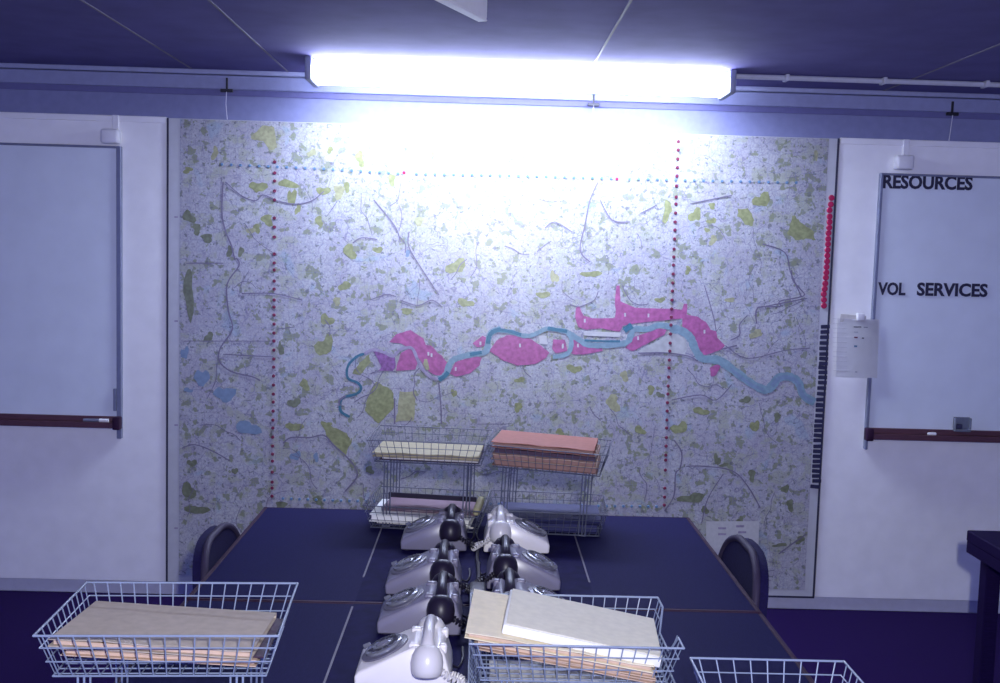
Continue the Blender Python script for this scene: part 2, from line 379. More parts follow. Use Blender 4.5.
# main roads
cA, cE, cC3 = cr(160, 100, 4.27), cr(160, 250, 3.79), cr(160, 400, 4.27)
c33, cF, c7a = cr(330, 200, 5.69), cr(600, 400, 3.25), cr(640, 130, 3.595)
for pts, w in [(cA([(270,350),(265,480),(280,560),(305,620),(320,683)]), 1.6), (cE([(290,30),(300,60),(255,130),(260,230),(275,300),(230,370),(225,420),(270,460),(350,480),(380,495)]), 1.7),
               (cA([(280,350),(350,410),(410,430),(440,405),(500,430),(580,445),(650,430),(700,390)]), 1.3), (cE([(100,50),(240,50)]), 1.2), (cE([(310,165),(430,165),(540,190)]), 1.4),
               (cE([(90,345),(240,345),(430,345)]), 1), (cE([(240,395),(430,405)]), 1.3), (c33([(250,0),(370,150),(400,240)]), 1.4), (c33([(450,180),(450,270),(540,420),(620,540)]), 1.4),
               (c33([(400,570),(500,600),(580,570),(640,610)]), 1.4), (c33([(130,245),(180,215),(270,225)]), 1.2), (cC3([(525,185),(560,160),(640,160),(700,150),(740,190),(800,245),(835,290),(840,330),(790,390)]), 1.7),
               (cC3([(95,205),(150,190),(230,220),(300,260)]), 1.4), (c4([(380,240),(388,330),(390,400)]), 1.6), (c4([(210,300),(210,400)]), 1.8), (c4([(530,400),(640,400)]), 1.0),
               (c5([(890,0),(895,40),(925,75),(935,100),(845,120),(845,140),(760,145),(755,205)]), 1.5), (c5([(600,235),(590,180),(555,60)]), 1.2), (c5([(635,290),(720,340),(860,310),(960,300)]), 1.2),
               (c5([(300,320),(400,318),(490,330),(530,350)]), 1.4), (c5([(655,270),(690,250),(690,210),(720,175)]), 1.5), (c5([(430,500),(540,480),(600,500),(660,440)]), 1.3), (c5([(620,305),(680,290)]), 1.6),
               (cF([(240,130),(265,170),(260,220),(245,240),(240,310),(210,360)]), 1.6), (cF([(280,215),(340,215),(430,230),(480,280),(520,350)]), 1.5), (cF([(330,400),(350,320),(400,240)]), 1.2),
               (cF([(580,500),(620,470),(670,435)]), 1.6), (c7a([(440,410),(520,440),(540,510),(580,600)]), 1.5), (c7a([(420,640),(600,605)]), 1.4), (c7a([(180,265),(330,235)]), 1.2), (c7a([(0,300),(60,270)]), 1.2),
               ([(598,182),(590,200),(585,225),(580,250),(590,262)], 1.4), ([(545,228),(555,222),(572,232)], 1.3), ([(600,200),(612,220),(630,222)], 1.2)]:
    band(pts, w*.85, ROAD, 5, 4)
for _ in range(70):
    u, v = random.uniform(195, 800), random.uniform(190, 570); a = random.uniform(0, 6.28); P = [(u, v)]
    for _k in range(random.randint(2, 5)):
        a += random.uniform(-.8, .8); u += 9*math.cos(a); v += 9*math.sin(a); P.append((min(max(u, 186), 806), min(max(v, 125), 580)))
    band(P, random.uniform(.5, .9), ROAD, 1, 3)
poly([(706, 521), (759, 521), (758, 556), (706, 556)], WHT, 6, .2, 1)
for g in [(722, 528), (740, 526), (742, 532), (722, 534), (735, 540)]: poly([(g[0]-4, g[1]-1), (g[0]+4, g[1]-1), (g[0]+4, g[1]+1), (g[0]-4, g[1]+1)], LPUR, 7, .3, 1)
for v in (217, 321, 425, 528):
    poly([(174.5, v-.8), (178, v-.8), (178, v+.8), (174.5, v+.8)], LPUR, 2, .1, 1)
bmesh.ops.translate(mb, verts=mb.verts[:], vec=-OFF)
for f in mb.faces:
    if f.normal.y > 0: f.normal_flip()
me = bpy.data.meshes.new('map_sheet')
bmesh.ops.triangulate(mb, faces=mb.faces[:]); mb.to_mesh(me); mb.free()
for m in MAPM: me.materials.append(m)
ms = bpy.data.objects.new('map_sheet', me); C.objects.link(ms); ms.parent = wm

# ---- stuck-on markers: every dot a thing of its own
def disc_mesh(name, r, t, m, n=14):
    b = new(); lathe(b, [(0, -t), (r*.8, -t), (r, -t*.6), (r, 0)], n, Matrix.Rotation(-math.pi/2, 4, 'X'))
    bmesh.ops.transform(b, matrix=Matrix.Scale(-1, 4, (0, 1, 0)) if False else Matrix(), verts=b.verts[:])
    me = bpy.data.meshes.new(name); bmesh.ops.recalc_face_normals(b, faces=b.faces[:]); b.to_mesh(me); b.free(); me.materials.append(M[m]); return me
def marks(name, pts, mesh, label, cat, group=None, lift=0, rots=None):
    for i, (u, v) in enumerate(pts):
        o = bpy.data.objects.new(name, mesh); C.objects.link(o); p = on_y(u, v, MF); o.location = (p.x, MF-.0003-lift, p.z)
        if rots: o.rotation_euler = (0, rots[i], 0)
        tag(o, label, cat, group)
def interp(tab, x):
    return float(np.interp(x, [t[0] for t in tab], [t[1] for t in tab]))
dm = disc_mesh('dot_maroon', .0076, .0055, 'dkred', 10); dbm = disc_mesh('dot_blue', .0066, .0055, 'bluedot', 10); dcr = disc_mesh('dot_crimson', .0072, .006, 'reddot', 10)
lc = [162,173,181,191,200,218,227,237,254,263,270,281,289,300,307,315,324,333,341,350,359,367,376,385,394,402,411,420,428,437,446,454,461,472,482,488,496]
marks('map_dot', [(interp([(160,274.8),(350,274),(500,272)], v), v) for v in lc], dm, 'small dark red dot in the left vertical row of dots on the map', 'dot sticker', 'left column of dots on the map')
rc = [141.7,150,159,167.6,176,186,197,204,213,222,230,239,249,257,265,274,283,291,300,309,317,325,334,343,351,360,368,377,386,394,402.6,411,420,428,437.5,446,455,460,470,488,497,505]
marks('map_dot', [(interp([(141,678.4),(250,674),(300,672),(402,667.4),(512,664)], v), v) for v in rc], dm, 'small dark red dot in the right vertical row of dots on the map', 'dot sticker', 'right column of dots on the map')
tt = [(222,164.4),(324,169),(402,173.8),(500,175.5),(615,178.7),(670,180),(790,182.7)]
marks('map_dot', [(222+9.26*i, interp(tt, 222+9.26*i)) for i in range(63) if i not in (20, 43)], dbm, 'small blue dot in the horizontal row near the top of the map', 'dot sticker', 'top row of dots on the map')
marks('map_dot', [(404, 172.6)], dcr, 'lone red dot at left within the blue top row on the map', 'dot sticker')
marks('map_dot', [(617, 179)], dcr, 'lone red dot at right within the blue top row on the map', 'dot sticker')
marks('map_dot', [(283+8.3*i, interp([(283, 498.5), (355, 501), (606, 506), (660, 506.5)], 283+8.3*i)) for i in range(46)], dbm, 'small blue dot in the horizontal row low on the map, behind the table edge', 'dot sticker', 'bottom row of dots on the map')
rd = disc_mesh('marker_red', .0135, .006, 'reddot', 18)
ry = [45,82,115,151,182,214,245,278,308,341,373,406,437,469,498,532,562,592,625,658]
rx = [150,146,139,139,139,137,133,131,130,128,126,125,122,121,118,115,111,106,107,107]
marks('round_marker', [(805+a/5.69, 190+c/5.69) for a, c in zip(rx, ry)], rd, 'round crimson marker in the vertical strip on the right margin of the map', 'marker', 'crimson round markers on the map margin')
b = new(); box(b, -.020, .020, -.006, 0, -.0085, .0085, .0015, 1)
tabm = bpy.data.meshes.new('marker_tab'); b.to_mesh(tabm); b.free(); tabm.materials.append(M['tab'])
ty = [88,128,168,212,253,295,330,368,398,434,472,512,553,597,640,680]
tx = [190,187,184,181,178,178,177,175,170,172,170,168,163,160,155,152]
tp = [(800+a/7.58, 315+c/7.58) for a, c in zip(tx, ty)]
ty2 = [40,76,118,159,195,229,268,305,350,388,426,464,500,538,575,612,655]
tx2 = [188,188,186,180,176,176,173,171,171,168,166,165,162,160,160,163,148]
tp += [(795+a/7.58, 400+c/7.58) for a, c in zip(tx2, ty2)]
marks('marker_tab', tp, tabm, 'black oblong tab in the vertical strip on the lower right margin of the map', 'marker', 'black oblong tabs on the map margin', 0, [random.uniform(-.08, .08) for _ in tp])

# ------------------------------------------------------------------ hooks and strings
for u, v0, v1, zb, lab in ((227, 79, 90, 2.142, 'small black T-shaped hook with white string above the left end of the map'),
                           (593.5, 96, 104, 2.142, 'small black T-shaped hook under the fluorescent light, above the middle of the map'),
                           (952, 103, 113.5, 2.142, 'small black T-shaped hook with white string above the right whiteboard')):
    p = on_y(u, v1, WY-.026); t = thing('rail_hook', lab, 'hook', (p.x, WY-.022, p.z))
    b = new(); box(b, -.004, .004, -.010, 0, -.004, .052, .001, 1); box(b, -.027, .027, -.014, -.002, -.010, .004, .002, 1); link('hook', b, 'leg', t)
    b = new(); tube(b, [(0, -.012, -.008), (-.003, -.010, (zb-p.z)*.5), (-.006 if u > 900 else .002, -.004, zb-p.z-.004)], .0018, 5); link('string', b, 'cord', t)

# ------------------------------------------------------------------ whiteboards
BF = WY-.042
def whiteboard(x0, x1, zt, zb, label, inner, fw=.010):
    t = thing('whiteboard', label, 'whiteboard', ((x0+x1)/2, WY-.016, zb)); w = (x1-x0)/2; h = zt-zb
    b = new(); box(b, -w+.004, w-.004, -.018, -.0045, .01, h-.002); link('board_face', b, 'board', t)
    b = new()
    for s in (-1, 1): box(b, s*w-fw, s*w+fw, -.026, 0, -.08, h+.004, .002, 1)
    box(b, -w+fw+.0005, w-fw-.0005, -.024, 0, h-.006, h+.004, .002, 1); link('frame', b, 'alu', t)
    b = new(); box(b, -w+.012, w-.012, -.060, -.0185, -.027, -.006, .003, 2); box(b, -w+.012, w-.012, -.064, -.0605, -.027, -.001, .001, 1)
    box(b, -w+.012, w-.012, -.026, -.0185, -.006, .020, .002, 1); link('pen_trough', b, 'darktrough', t)
    b = new(); box(b, inner*w-.016, inner*w+.016, -.068, -.0265, -.034, .022, .005, 2); link('end_cap', b, 'lipping', t)
    return t
wl = whiteboard(-2.82, -1.606, 2.004, .798, 'blank whiteboard left of the map with a brown pen trough', 1)
wr = whiteboard(1.744, 2.95, 1.988, .836, 'whiteboard right of the map lettered RESOURCES and VOL SERVICES', -1, .0065)
b = new(); cx = wl.location.x; box(b, -1.630-cx, -1.6165-cx, -.030, -.0185, .045, .145, .002, 1); link('side_clip', b, 'alu', wl)
def bracket(parent, u, v, s):
    p = on_y(u, v, BF); lx, lz = p.x-parent.location.x, p.z-parent.location.z
    b = new(); box(b, lx-.045, lx+.035, -.050, 0, lz-.030, lz+.034, .012, 3); link('hanging_bracket', b, 'whiteplastic', parent); b = new()
    lathe(b, [(0, -.062), (.022, -.062), (.026, -.056), (.026, -.045)], 18, Matrix.Translation((lx+.030*s, 0, lz-.004)) @ Matrix.Rotation(-math.pi/2, 4, 'X') @ Matrix.Scale(-1, 4, (0, 0, 1)))
    link('bracket_cap', b, 'whiteplastic', parent)
    b = new(); box(b, lx-.005, lx+.022, -.010, 0, lz+.030, 2.143-parent.location.z, .002, 1); link('hanging_strap', b, 'whiteplastic', parent)
bracket(wl, 112, 137, 1); bracket(wr, 905, 163, 1)
def lettering(txt, u0, vb, u1, vb1, cap, parent, gap=None):
    cu = bpy.data.curves.new('txt', 'FONT'); cu.body = txt; cu.size = 1; cu.offset = .032; cu.extrude = .004; cu.resolution_u = 3
    if gap: cu.space_word = gap
    to = bpy.data.objects.new('txt', cu); C.objects.link(to)
    dg = bpy.context.evaluated_depsgraph_get(); me = bpy.data.meshes.new_from_object(to.evaluated_get(dg))
    bpy.data.objects.remove(to)
    xs = [v.co.x for v in me.vertices]; ys = [v.co.y for v in me.vertices]
    a, c = on_y(u0, vb, BF+.008), on_y(u1, vb1, BF+.008); L_ = (c-a).length
    sx = L_/(max(xs)-min(xs)); sy = cap/(max(ys)-min(ys)); ang = math.atan2(c.z-a.z, c.x-a.x); y0 = min(ys); x0 = min(xs)
    for v in me.vertices:
        X, Y, Z = (v.co.x-x0)*sx, (v.co.y-y0)*sy, v.co.z*.4
        v.co = (a.x+X*math.cos(ang)-Y*math.sin(ang)-parent.location.x, -.0185-Z-.0015, a.z+X*math.sin(ang)+Y*math.cos(ang)-parent.location.z)
    o = bpy.data.objects.new('lettering', me); C.objects.link(o); o.parent = parent
    me.materials.clear(); me.materials.append(M['ink'])
    o['label'] = 'black stuck-on letters reading '+txt
lettering('RESOURCES', 882.5, 188.5, 972, 190.5, .062, wr)
lettering('VOL', 877.5, 295, 905, 295.6, .058, wr)
lettering('SERVICES', 916.5, 295.8, 987, 297.2, .060, wr)
# things on the troughs
p = on_y(96, 418, WY-.055)
b = new(); tube(b, [(-.055, 0, 0), (.052, 0, 0)], .0075, 10); o = link('pen_barrel', b, 'alu'); 
t = thing('marker_pen', 'grey marker pen with white cap lying in the left pen trough', 'pen', (p.x, WY-.055+.0, .798-.006+.0085)); o.parent = t
b = new(); tube(b, [(.015, 0, 0), (.055, 0, 0)], .0085, 10); link('pen_cap', b, 'whiteplastic', t)
p = on_y(932, 429, WY-.055)
b = new(); tube(b, [(-.018, 0, 0), (-.012, 0, 0), (.018, 0, 0)], [.006, .007, .007], 10)
tag(link('chalk_stub', b, 'whiteplastic', None, 35, (p.x, WY-.056, .836+.0015)), 'short white chalk stub in the right pen trough', 'chalk')
p = on_y(962, 425, WY-.055)
t = thing('board_eraser', 'clear plastic box with a dark felt eraser on the right pen trough', 'eraser', (p.x, WY-.058, .852))
b = new(); box(b, -.036, .036, -.012, .012, 0, .012, .002, 1); box(b, -.036, -.033, -.012, .012, .012, .062); box(b, .033, .036, -.012, .012, .012, .062); box(b, -.036, .036, .009, .012, .012, .064); link('holder', b, 'clear', t)
b = new(); box(b, -.030, -.002, -.010, .008, .0125, .034, .003, 2); link('felt_pad', b, 'eraser', t)

# ------------------------------------------------------------------ notice sheet on the right panel
q0 = on_y(836, 318, PF-.002); q1 = on_y(874, 377, PF-.002)
nx0, nx1, nz0, nz1 = q0.x, q1.x, q1.z, q0.z; nc = ((nx0+nx1)/2, WY-.048, nz0)
t = thing('notice_sheet', 'white paper notice with coloured dots hanging between map and right whiteboard', 'notice', nc)
b = new(); W2 = (nx1-nx0)/2; HH = nz1-nz0
g = []
for i in range(7):
    z = HH*i/6; g.append([b.verts.new((x, -.012*(1-i/6)**1.5+.004*(x/W2)**2, z)) for x in np.linspace(-W2, W2, 7)])
for i in range(6):
    for j in range(6): b.faces.new((g[i][j], g[i][j+1], g[i+1][j+1], g[i+1][j]))
bmesh.ops.solidify(b, geom=b.faces[:], thickness=.0015)
link('sheet', b, 'whiteplastic', t, 60)
b = new()
for (cx_, cy_, w, h, mi) in [(268,188,40,9,0),(300,188,26,8,0),(350,191,34,6,1),(268,232,36,4,1),(266,277,30,11,2),(326,283,18,9,0),(262,352,26,14,3),(262,570,20,5,1)]+[(130, 120+y*40, 120, 2, 4) for y in range(12)]:
    p = on_y(825+cx_/8.53, 305+cy_/8.53, WY-.055); x = p.x-nc[0]; z = p.z-nc[2]; w = w/8.53*.0044; h = h/8.53*.0044
    y = -.012*max(0, 1-z/HH)**1.5+.004*(x/W2)**2-.0016
    box(b, x-w/2, x+w/2, y-.0008, y+.0006, z-h/2, z+h/2, 0, 1, mi)
link('printed_marks', b, ['blackedge', 'alu', 'dkred', 'bluedot', 'mapmargin'], t, 0)
b = new(); box(b, -W2-.002, W2*.2, .002, .006, HH-.02, HH+.016, .001, 1, 0, Matrix.Rotation(.05, 4, 'Y')); link('back_sheet', b, 'greypaper', t)
b = new(); box(b, -.012, .02, -.014, .007, HH-.006, HH+.026, .003, 2); link('clip', b, 'whiteplastic', t)

# ------------------------------------------------------------------ lights on the ceiling
LX0, LX1, LYC = -.728, .982, 4.40
t = thing('fluorescent_light', 'long lit fluorescent light fitting on the ceiling above the map', 'ceiling light', ((LX0+LX1)/2, LYC, CZ)); hw = (LX1-LX0)/2
b = new(); box(b, -hw+.01, hw-.01, -.045, .045, -.036, 0, .004, 1); link('batten', b, 'lampbody', t)
b = new()
prof = [(-.105, -.036), (-.098, -.066), (-.070, -.086), (.070, -.086), (.098, -.066), (.105, -.036)]
ra = [b.verts.new((-hw+.022, y, z)) for y, z in prof]; rb = [b.verts.new((hw-.022, y, z)) for y, z in prof]
for i in range(5): b.faces.new((ra[i], ra[i+1], rb[i+1], rb[i])).material_index = 0 if i == 2 else 1
for q_ in ((ra[0], rb[0], rb[5], ra[5]), ra, rb[::-1]): b.faces.new(q_).material_index = 1
link('diffuser', b, ['tubeglow', 'sideglow'], t, 0)
for s in (-1, 1):
    b = new(); box(b, s*hw-.022 if s > 0 else s*hw-.004, s*hw+.004 if s > 0 else s*hw+.022, -.112, .112, -.094, -.002, .006, 2); link('end_cap', b, 'lampcap', t)
# unlit batten nearer the camera, set askew
t = thing('ceiling_batten', 'plain white batten fitting hanging askew at the top edge of the view', 'ceiling light', (-.011, 3.163, CZ), (0, 0, -R_(24.6)))
b = new(); box(b, -.028, 0, -1.25, 0, -.078, 0, .002, 1); link('housing', b, 'whiteplastic', t)
b = new(); box(b, -.029, .001, -1.25, .001, -.084, -.0785, .002, 1); link('bottom_lip', b, 'whiteplastic', t)
b = new(); box(b, -.026, -.002, .0005, .006, -.074, 0, .002, 1); link('end_plate', b, 'lampcap', t)
# conduit
t = thing('cable_conduit', 'pale cable conduit along the ceiling right of the lit fluorescent light', 'conduit', (LX1+.01, 4.39, CZ))
b = new(); tube(b, [(0, 0, -.0125), (2.40, .012, -.0125)], .0105, 10); link('pipe', b, 'lampbody', t)
for x in (.22, .62, 1.04, 1.5, 1.95):
    b = new(); box(b, x-.008, x+.008, -.024, .030, -.026, 0, .003, 2); link('saddle_clip', b, 'lampbody', t)

# ------------------------------------------------------------------ tables
TZ = .74
def table(y0, y1, label):
    t = thing('office_table', label, 'table', (0, (y0+y1)/2, 0)); d = (y1-y0)/2
    b = new(); box(b, -.690, .690, -d+.012, d-.006, TZ-.028, TZ, .002, 1); link('tabletop', b, 'table', t)
    b = new(); box(b, -.702, .702, -d, -d+.012, TZ-.030, TZ, .002, 1); box(b, -.702, -.6905, -d+.012, d-.0065, TZ-.030, TZ, .002, 1); box(b, .6905, .702, -d+.012, d-.0065, TZ-.030, TZ, .002, 1); box(b, -.702, .702, d-.006, d, TZ-.030, TZ, .002, 1)
    link('lipping', b, 'lipping', t)
    b = new(); box(b, -.292, .298, -d+.014, d-.008, TZ-.01, TZ+.0012); link('centre_panel', b, 'centre', t)
    for x in (-.293, .299):
        b = new(); box(b, x-.0022, x+.0022, -d+(.20 if y0 > 2.4 else .1), d-.03, TZ-.006, TZ+.0022); link('edging_strip', b, 'tedge', t)
    b = new(); box(b, -.60, .60, -d+.08, -d+.10, TZ-.10, TZ-.029); box(b, -.60, .60, d-.10, d-.08, TZ-.10, TZ-.029); box(b, -.62, -.60, -d+.08, d-.08, TZ-.10, TZ-.029); box(b, .60, .62, -d+.08, d-.08, TZ-.10, TZ-.029); link('under_frame', b, 'leg', t)
    for sx in (-1, 1):
        for sy in (-1, 1):
            b = new(); box(b, sx*.63-.02, sx*.63+.02, sy*(d-.09)-.02, sy*(d-.09)+.02, 0, TZ-.029, .004, 2); link('leg', b, 'leg', t)
table(2.517, 3.440, 'dark navy table farther from the camera, nearest the map')
table(1.37, 2.513, 'dark navy table nearer the camera, carrying the front wire trays')
t = thing('desk', 'dark thick-topped desk at the right edge of the view', 'desk', (2.25, 2.95, 0))
b = new(); box(b, -.657, .657, -.414, .414, TZ-.035, TZ, .003, 1); link('desktop', b, 'darkdesk', t)
b = new(); box(b, -.655, .655, -.412, .412, TZ-.072, TZ-.0355); link('apron', b, 'darkdesk', t)
for sx in (-1, 1):
    for sy in (-1, 1):
        b = new(); box(b, sx*.585-.024, sx*.585+.024, sy*.385-.024, sy*.385+.024, 0, TZ-.0725, .003, 1); link('leg', b, 'darkdesk', t)

# ------------------------------------------------------------------ chairs
def chair(s, y, label, dz=0):
    t = thing('chair', label, 'chair', (s*.497, y, 0), (0, 0, 0 if s > 0 else math.pi))
    # local: back at +x
    BX, HWD, Z0, Z1 = .228, .205, .53, .822+dz
    def surf(a, tt, off):
        s0 = max(0, (tt-.45)/.55); hw_ = HWD*(1-s0**2.6)**(1/2.6) if s0 < 1 else 0
        yy = a*max(hw_, .001); x = BX-.015*(abs(yy)/HWD)**2.2+.022*tt
        return Vector((x+off, yy, Z0+(Z1-Z0)*tt))
    NA, NT = 16, 16; b = new()
    tl = [1-(1-i/NT)**1.7 for i in range(NT+1)]
    G = [[[b.verts.new(surf(-1+2*j/NA, tl[i], o)) for j in range(NA+1)] for i in range(NT+1)] for o in (-.014, .022)]
    for k in (0, 1):
        for i in range(NT):
            for j in range(NA): b.faces.new((G[k][i][j], G[k][i][j+1], G[k][i+1][j+1], G[k][i+1][j]))
    rim = [(i, 0) for i in range(NT+1)]+[(NT, j) for j in range(1, NA)]+[(i, NA) for i in range(NT, -1, -1)]+[(0, j) for j in range(NA-1, 0, -1)]
    for a_, c_ in zip(rim, rim[1:]+rim[:1]):
        try: b.faces.new((G[0][a_[0]][a_[1]], G[0][c_[0]][c_[1]], G[1][c_[0]][c_[1]], G[1][a_[0]][a_[1]]))
        except ValueError: pass
    bmesh.ops.remove_doubles(b, verts=b.verts[:], dist=.0008)
    link('backrest', b, 'fabric', t, 60)
    b = new()
    pth = [surf(-1, tl[i], -.010) for i in range(NT)]+[surf(1, tl[i], -.010) for i in range(NT-1, -1, -1)]
    tube(b, pth, .0105, 8); link('edge_piping', b, 'piping', t, 60)
    b = new(); box(b, -.24, .20, -.22, .22, .405, .465, .025, 3); link('seat', b, 'fabric', t)
    for sy in (-1, 1):
        b = new(); tube(b, [(.16, sy*.10, .41), (.235, sy*.10, .44), (.262, sy*.10, .56), (.267, sy*.10, .62)], .011, 8); link('back_strut', b, 'leg', t)
        for sx in (-1, 1):
            b = new(); tube(b, [(sx*.16, sy*.17, .41), (sx*.21, sy*.20, 0)], .011, 8); link('leg', b, 'leg', t)
chair(1, 2.83, 'dark upholstered chair pushed in at the right side of the far table')
chair(-1, 2.95, 'dark upholstered chair pushed in at the left side of the far table', -.034)

# ------------------------------------------------------------------ telephones
def phone(label, loc, side, shell, hs, group, dk):
    """local: rear at x=0, front (dial) at x=.195; side = which end of y the cord hangs from"""
    t = thing('telephone', label, 'telephone', loc, (0, 0, math.pi if side > 0 else 0), group)
    prof = [(0, .004), (.187, .004), (.189, .028), (.181, .037), (.086, .080), (.074, .087), (.060, .082), (.034, .082), (.024, .085), (.014, .073), (.002, .033)]
    hwf = lambda z: .076-.016*(z/.087)
    b = new()
    A = [b.verts.new((x, -hwf(z), z)) for x, z in prof]; B = [b.verts.new((x, hwf(z), z)) for x, z in prof]
    b.faces.new(A); b.faces.new(B[::-1])
    for i in range(len(prof)): b.faces.new((A[i], B[i], B[(i+1) % len(prof)], A[(i+1) % len(prof)]))
    bmesh.ops.bevel(b, geom=[e for e in b.edges], offset=.005, segments=3, affect='EDGES', profile=.5)
    link('body', b, shell, t, 40)
    for sy in (-1, 1):
        b = new(); box(b, .064, .086, sy*.042-.010, sy*.042+.010, .070, .0895, .005, 3)
        link('cradle_horn', b, shell, t, 40)
        b = new(); box(b, .010, .026, sy*.042-.009, sy*.042+.009, .068, .088, .005, 3); link('cradle_horn', b, shell, t, 40)
    for x in (.02, .17):
        for sy in (-1, 1):
            b = new(); lathe(b, [(.010, 0), (.010, .006)], 10, Matrix.Translation((x, sy*.058, 0))); link('foot', b, 'black', t)
    ang = math.atan2(.043, .095); DM = Matrix.Translation((.1345, 0, .0575)) @ Matrix.Rotation(ang, 4, 'Y')
    b = new(); lathe(b, [(.050, 0), (.050, .004), (.046, .006), (0, .006)], 28, DM); dr = link('dial_ring', b, dk, t)
    b = new(); lathe(b, [(.040, .006), (.040, .011), (.037, .0125), (.016, .0125), (.014, .014), (0, .014)], 28, DM)
    for k in range(10):
        a = R_(20+k*29); lathe(b, [(.0062, .0125), (.0062, .0132), (0, .0132)], 10, DM @ Matrix.Translation((.0275*math.cos(a), .0275*math.sin(a), 0)), 1)
    lathe(b, [(.012, .014), (.012, .0147), (0, .0147)], 16, DM, 2)
    link('finger_wheel', b, ['chrome', 'black', 'grey'], dr)
    b = new(); box(b, .030, .046, -.030, -.026, .008, .017, .001, 1, 0, DM); link('finger_stop', b, 'chrome', dr)
    # handset
    b = new(); HX = .047
    pts = catmull([(HX, -.074, .080), (HX, -.064, .094), (HX, -.042, .104), (HX, 0, .108), (HX, .042, .104), (HX, .064, .094), (HX, .074, .080)], 5)
    n_ = len(pts)-1; rr = [.0150-.0045*math.sin(math.pi*i/n_)+.004*(1-math.sin(math.pi*i/n_))**3 for i in range(n_+1)]
    tube(b, pts, rr, 12)
    for sy in (-1, 1):
        lathe(b, [(0, -.036), (.022, -.036), (.0275, -.032), (.0305, -.022), (.0315, -.008), (.029, .006), (.023, .017), (.014, .024), (0, .027)], 22,
              Matrix.Translation((HX, sy*.079, .072)) @ Matrix.Rotation(sy*R_(14), 4, 'X'))
    link('handset', b, hs, t, 50)
    # curly cord
    sy = side; path = catmull([(HX-.022, sy*.078, .052), (.008, sy*.082, .038), (-.018, sy*.080, .022), (-.028, sy*.060, .010), (-.020, sy*.030, .012), (-.002, sy*.02, .016)], 12)
    L = len(path); coil = []; T = 18
    for i in range(L*3):
        f = i/(L*3-1)*(L-1); k = min(int(f), L-2); p = path[k].lerp(path[k+1], f-k); d = (path[k+1]-path[k]).normalized()
        u1 = d.orthogonal().normalized(); 
        up = Vector((0, 0, 1)); u1 = (up-d*up.dot(d)); u1 = u1.normalized() if u1.length > .05 else Vector((1, 0, 0)); u2 = d.cross(u1)
        a = 2*math.pi*T*i/(L*3-1); coil.append(p+(u1*math.cos(a)+u2*math.sin(a))*.0055)
    b = new(); tube(b, coil, .0024, 5); link('handset_cord', b, hs if hs != 'black' else 'cable', t, 60)
    # exchange lead
    b = new(); tube(b, catmull([(.002, -sy*.04, .012), (-.012, -sy*.05, .0032), (-.020, -sy*.10, .0032), (-.018, -sy*.16, .0032)], 5), .0026, 6); link('line_lead', b, 'cable', t, 60)
    return t
GP = 'telephones in two columns on the tables'
TP = TZ+.0014
phone('grey telephone with black handset, farthest back in the left column', (-.028, 3.035, TP), 1, 'grey', 'black', GP, 'grey2')
phone('grey telephone with black handset, second from the back in the left column', (-.035, 2.640, TP), 1, 'grey', 'black', GP, 'grey2')
phone('grey telephone with black handset, just behind the ivory one in the left column', (-.028, 2.370, TP), 1, 'grey', 'black', GP, 'grey2')
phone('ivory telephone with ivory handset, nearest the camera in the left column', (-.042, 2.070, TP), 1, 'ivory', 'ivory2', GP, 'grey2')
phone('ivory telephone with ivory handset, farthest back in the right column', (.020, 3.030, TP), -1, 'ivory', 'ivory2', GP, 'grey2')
phone('grey telephone with black handset, middle of the right column behind the folders', (.028, 2.700, TP), -1, 'grey', 'black', GP, 'grey2')
phone('grey telephone with black handset, right column, largely hidden by the buff folders', (.032, 2.405, TP), -1, 'grey', 'black', GP, 'grey2')

# dark junction box between the columns
t = thing('junction_box', 'dark cable junction box between the two columns of telephones', 'junction box', (.006, 2.55, TP))
b = new(); box(b, -.020, .020, -.06, .06, 0, .030, .006, 2); link('box_body', b, 'cable', t)
b = new(); tube(b, [(0, .06, .012), (.002, .2, .006), (-.004, .35, .005), (0, .50, .005)], .0048, 8); link('cable', b, 'cable', t)

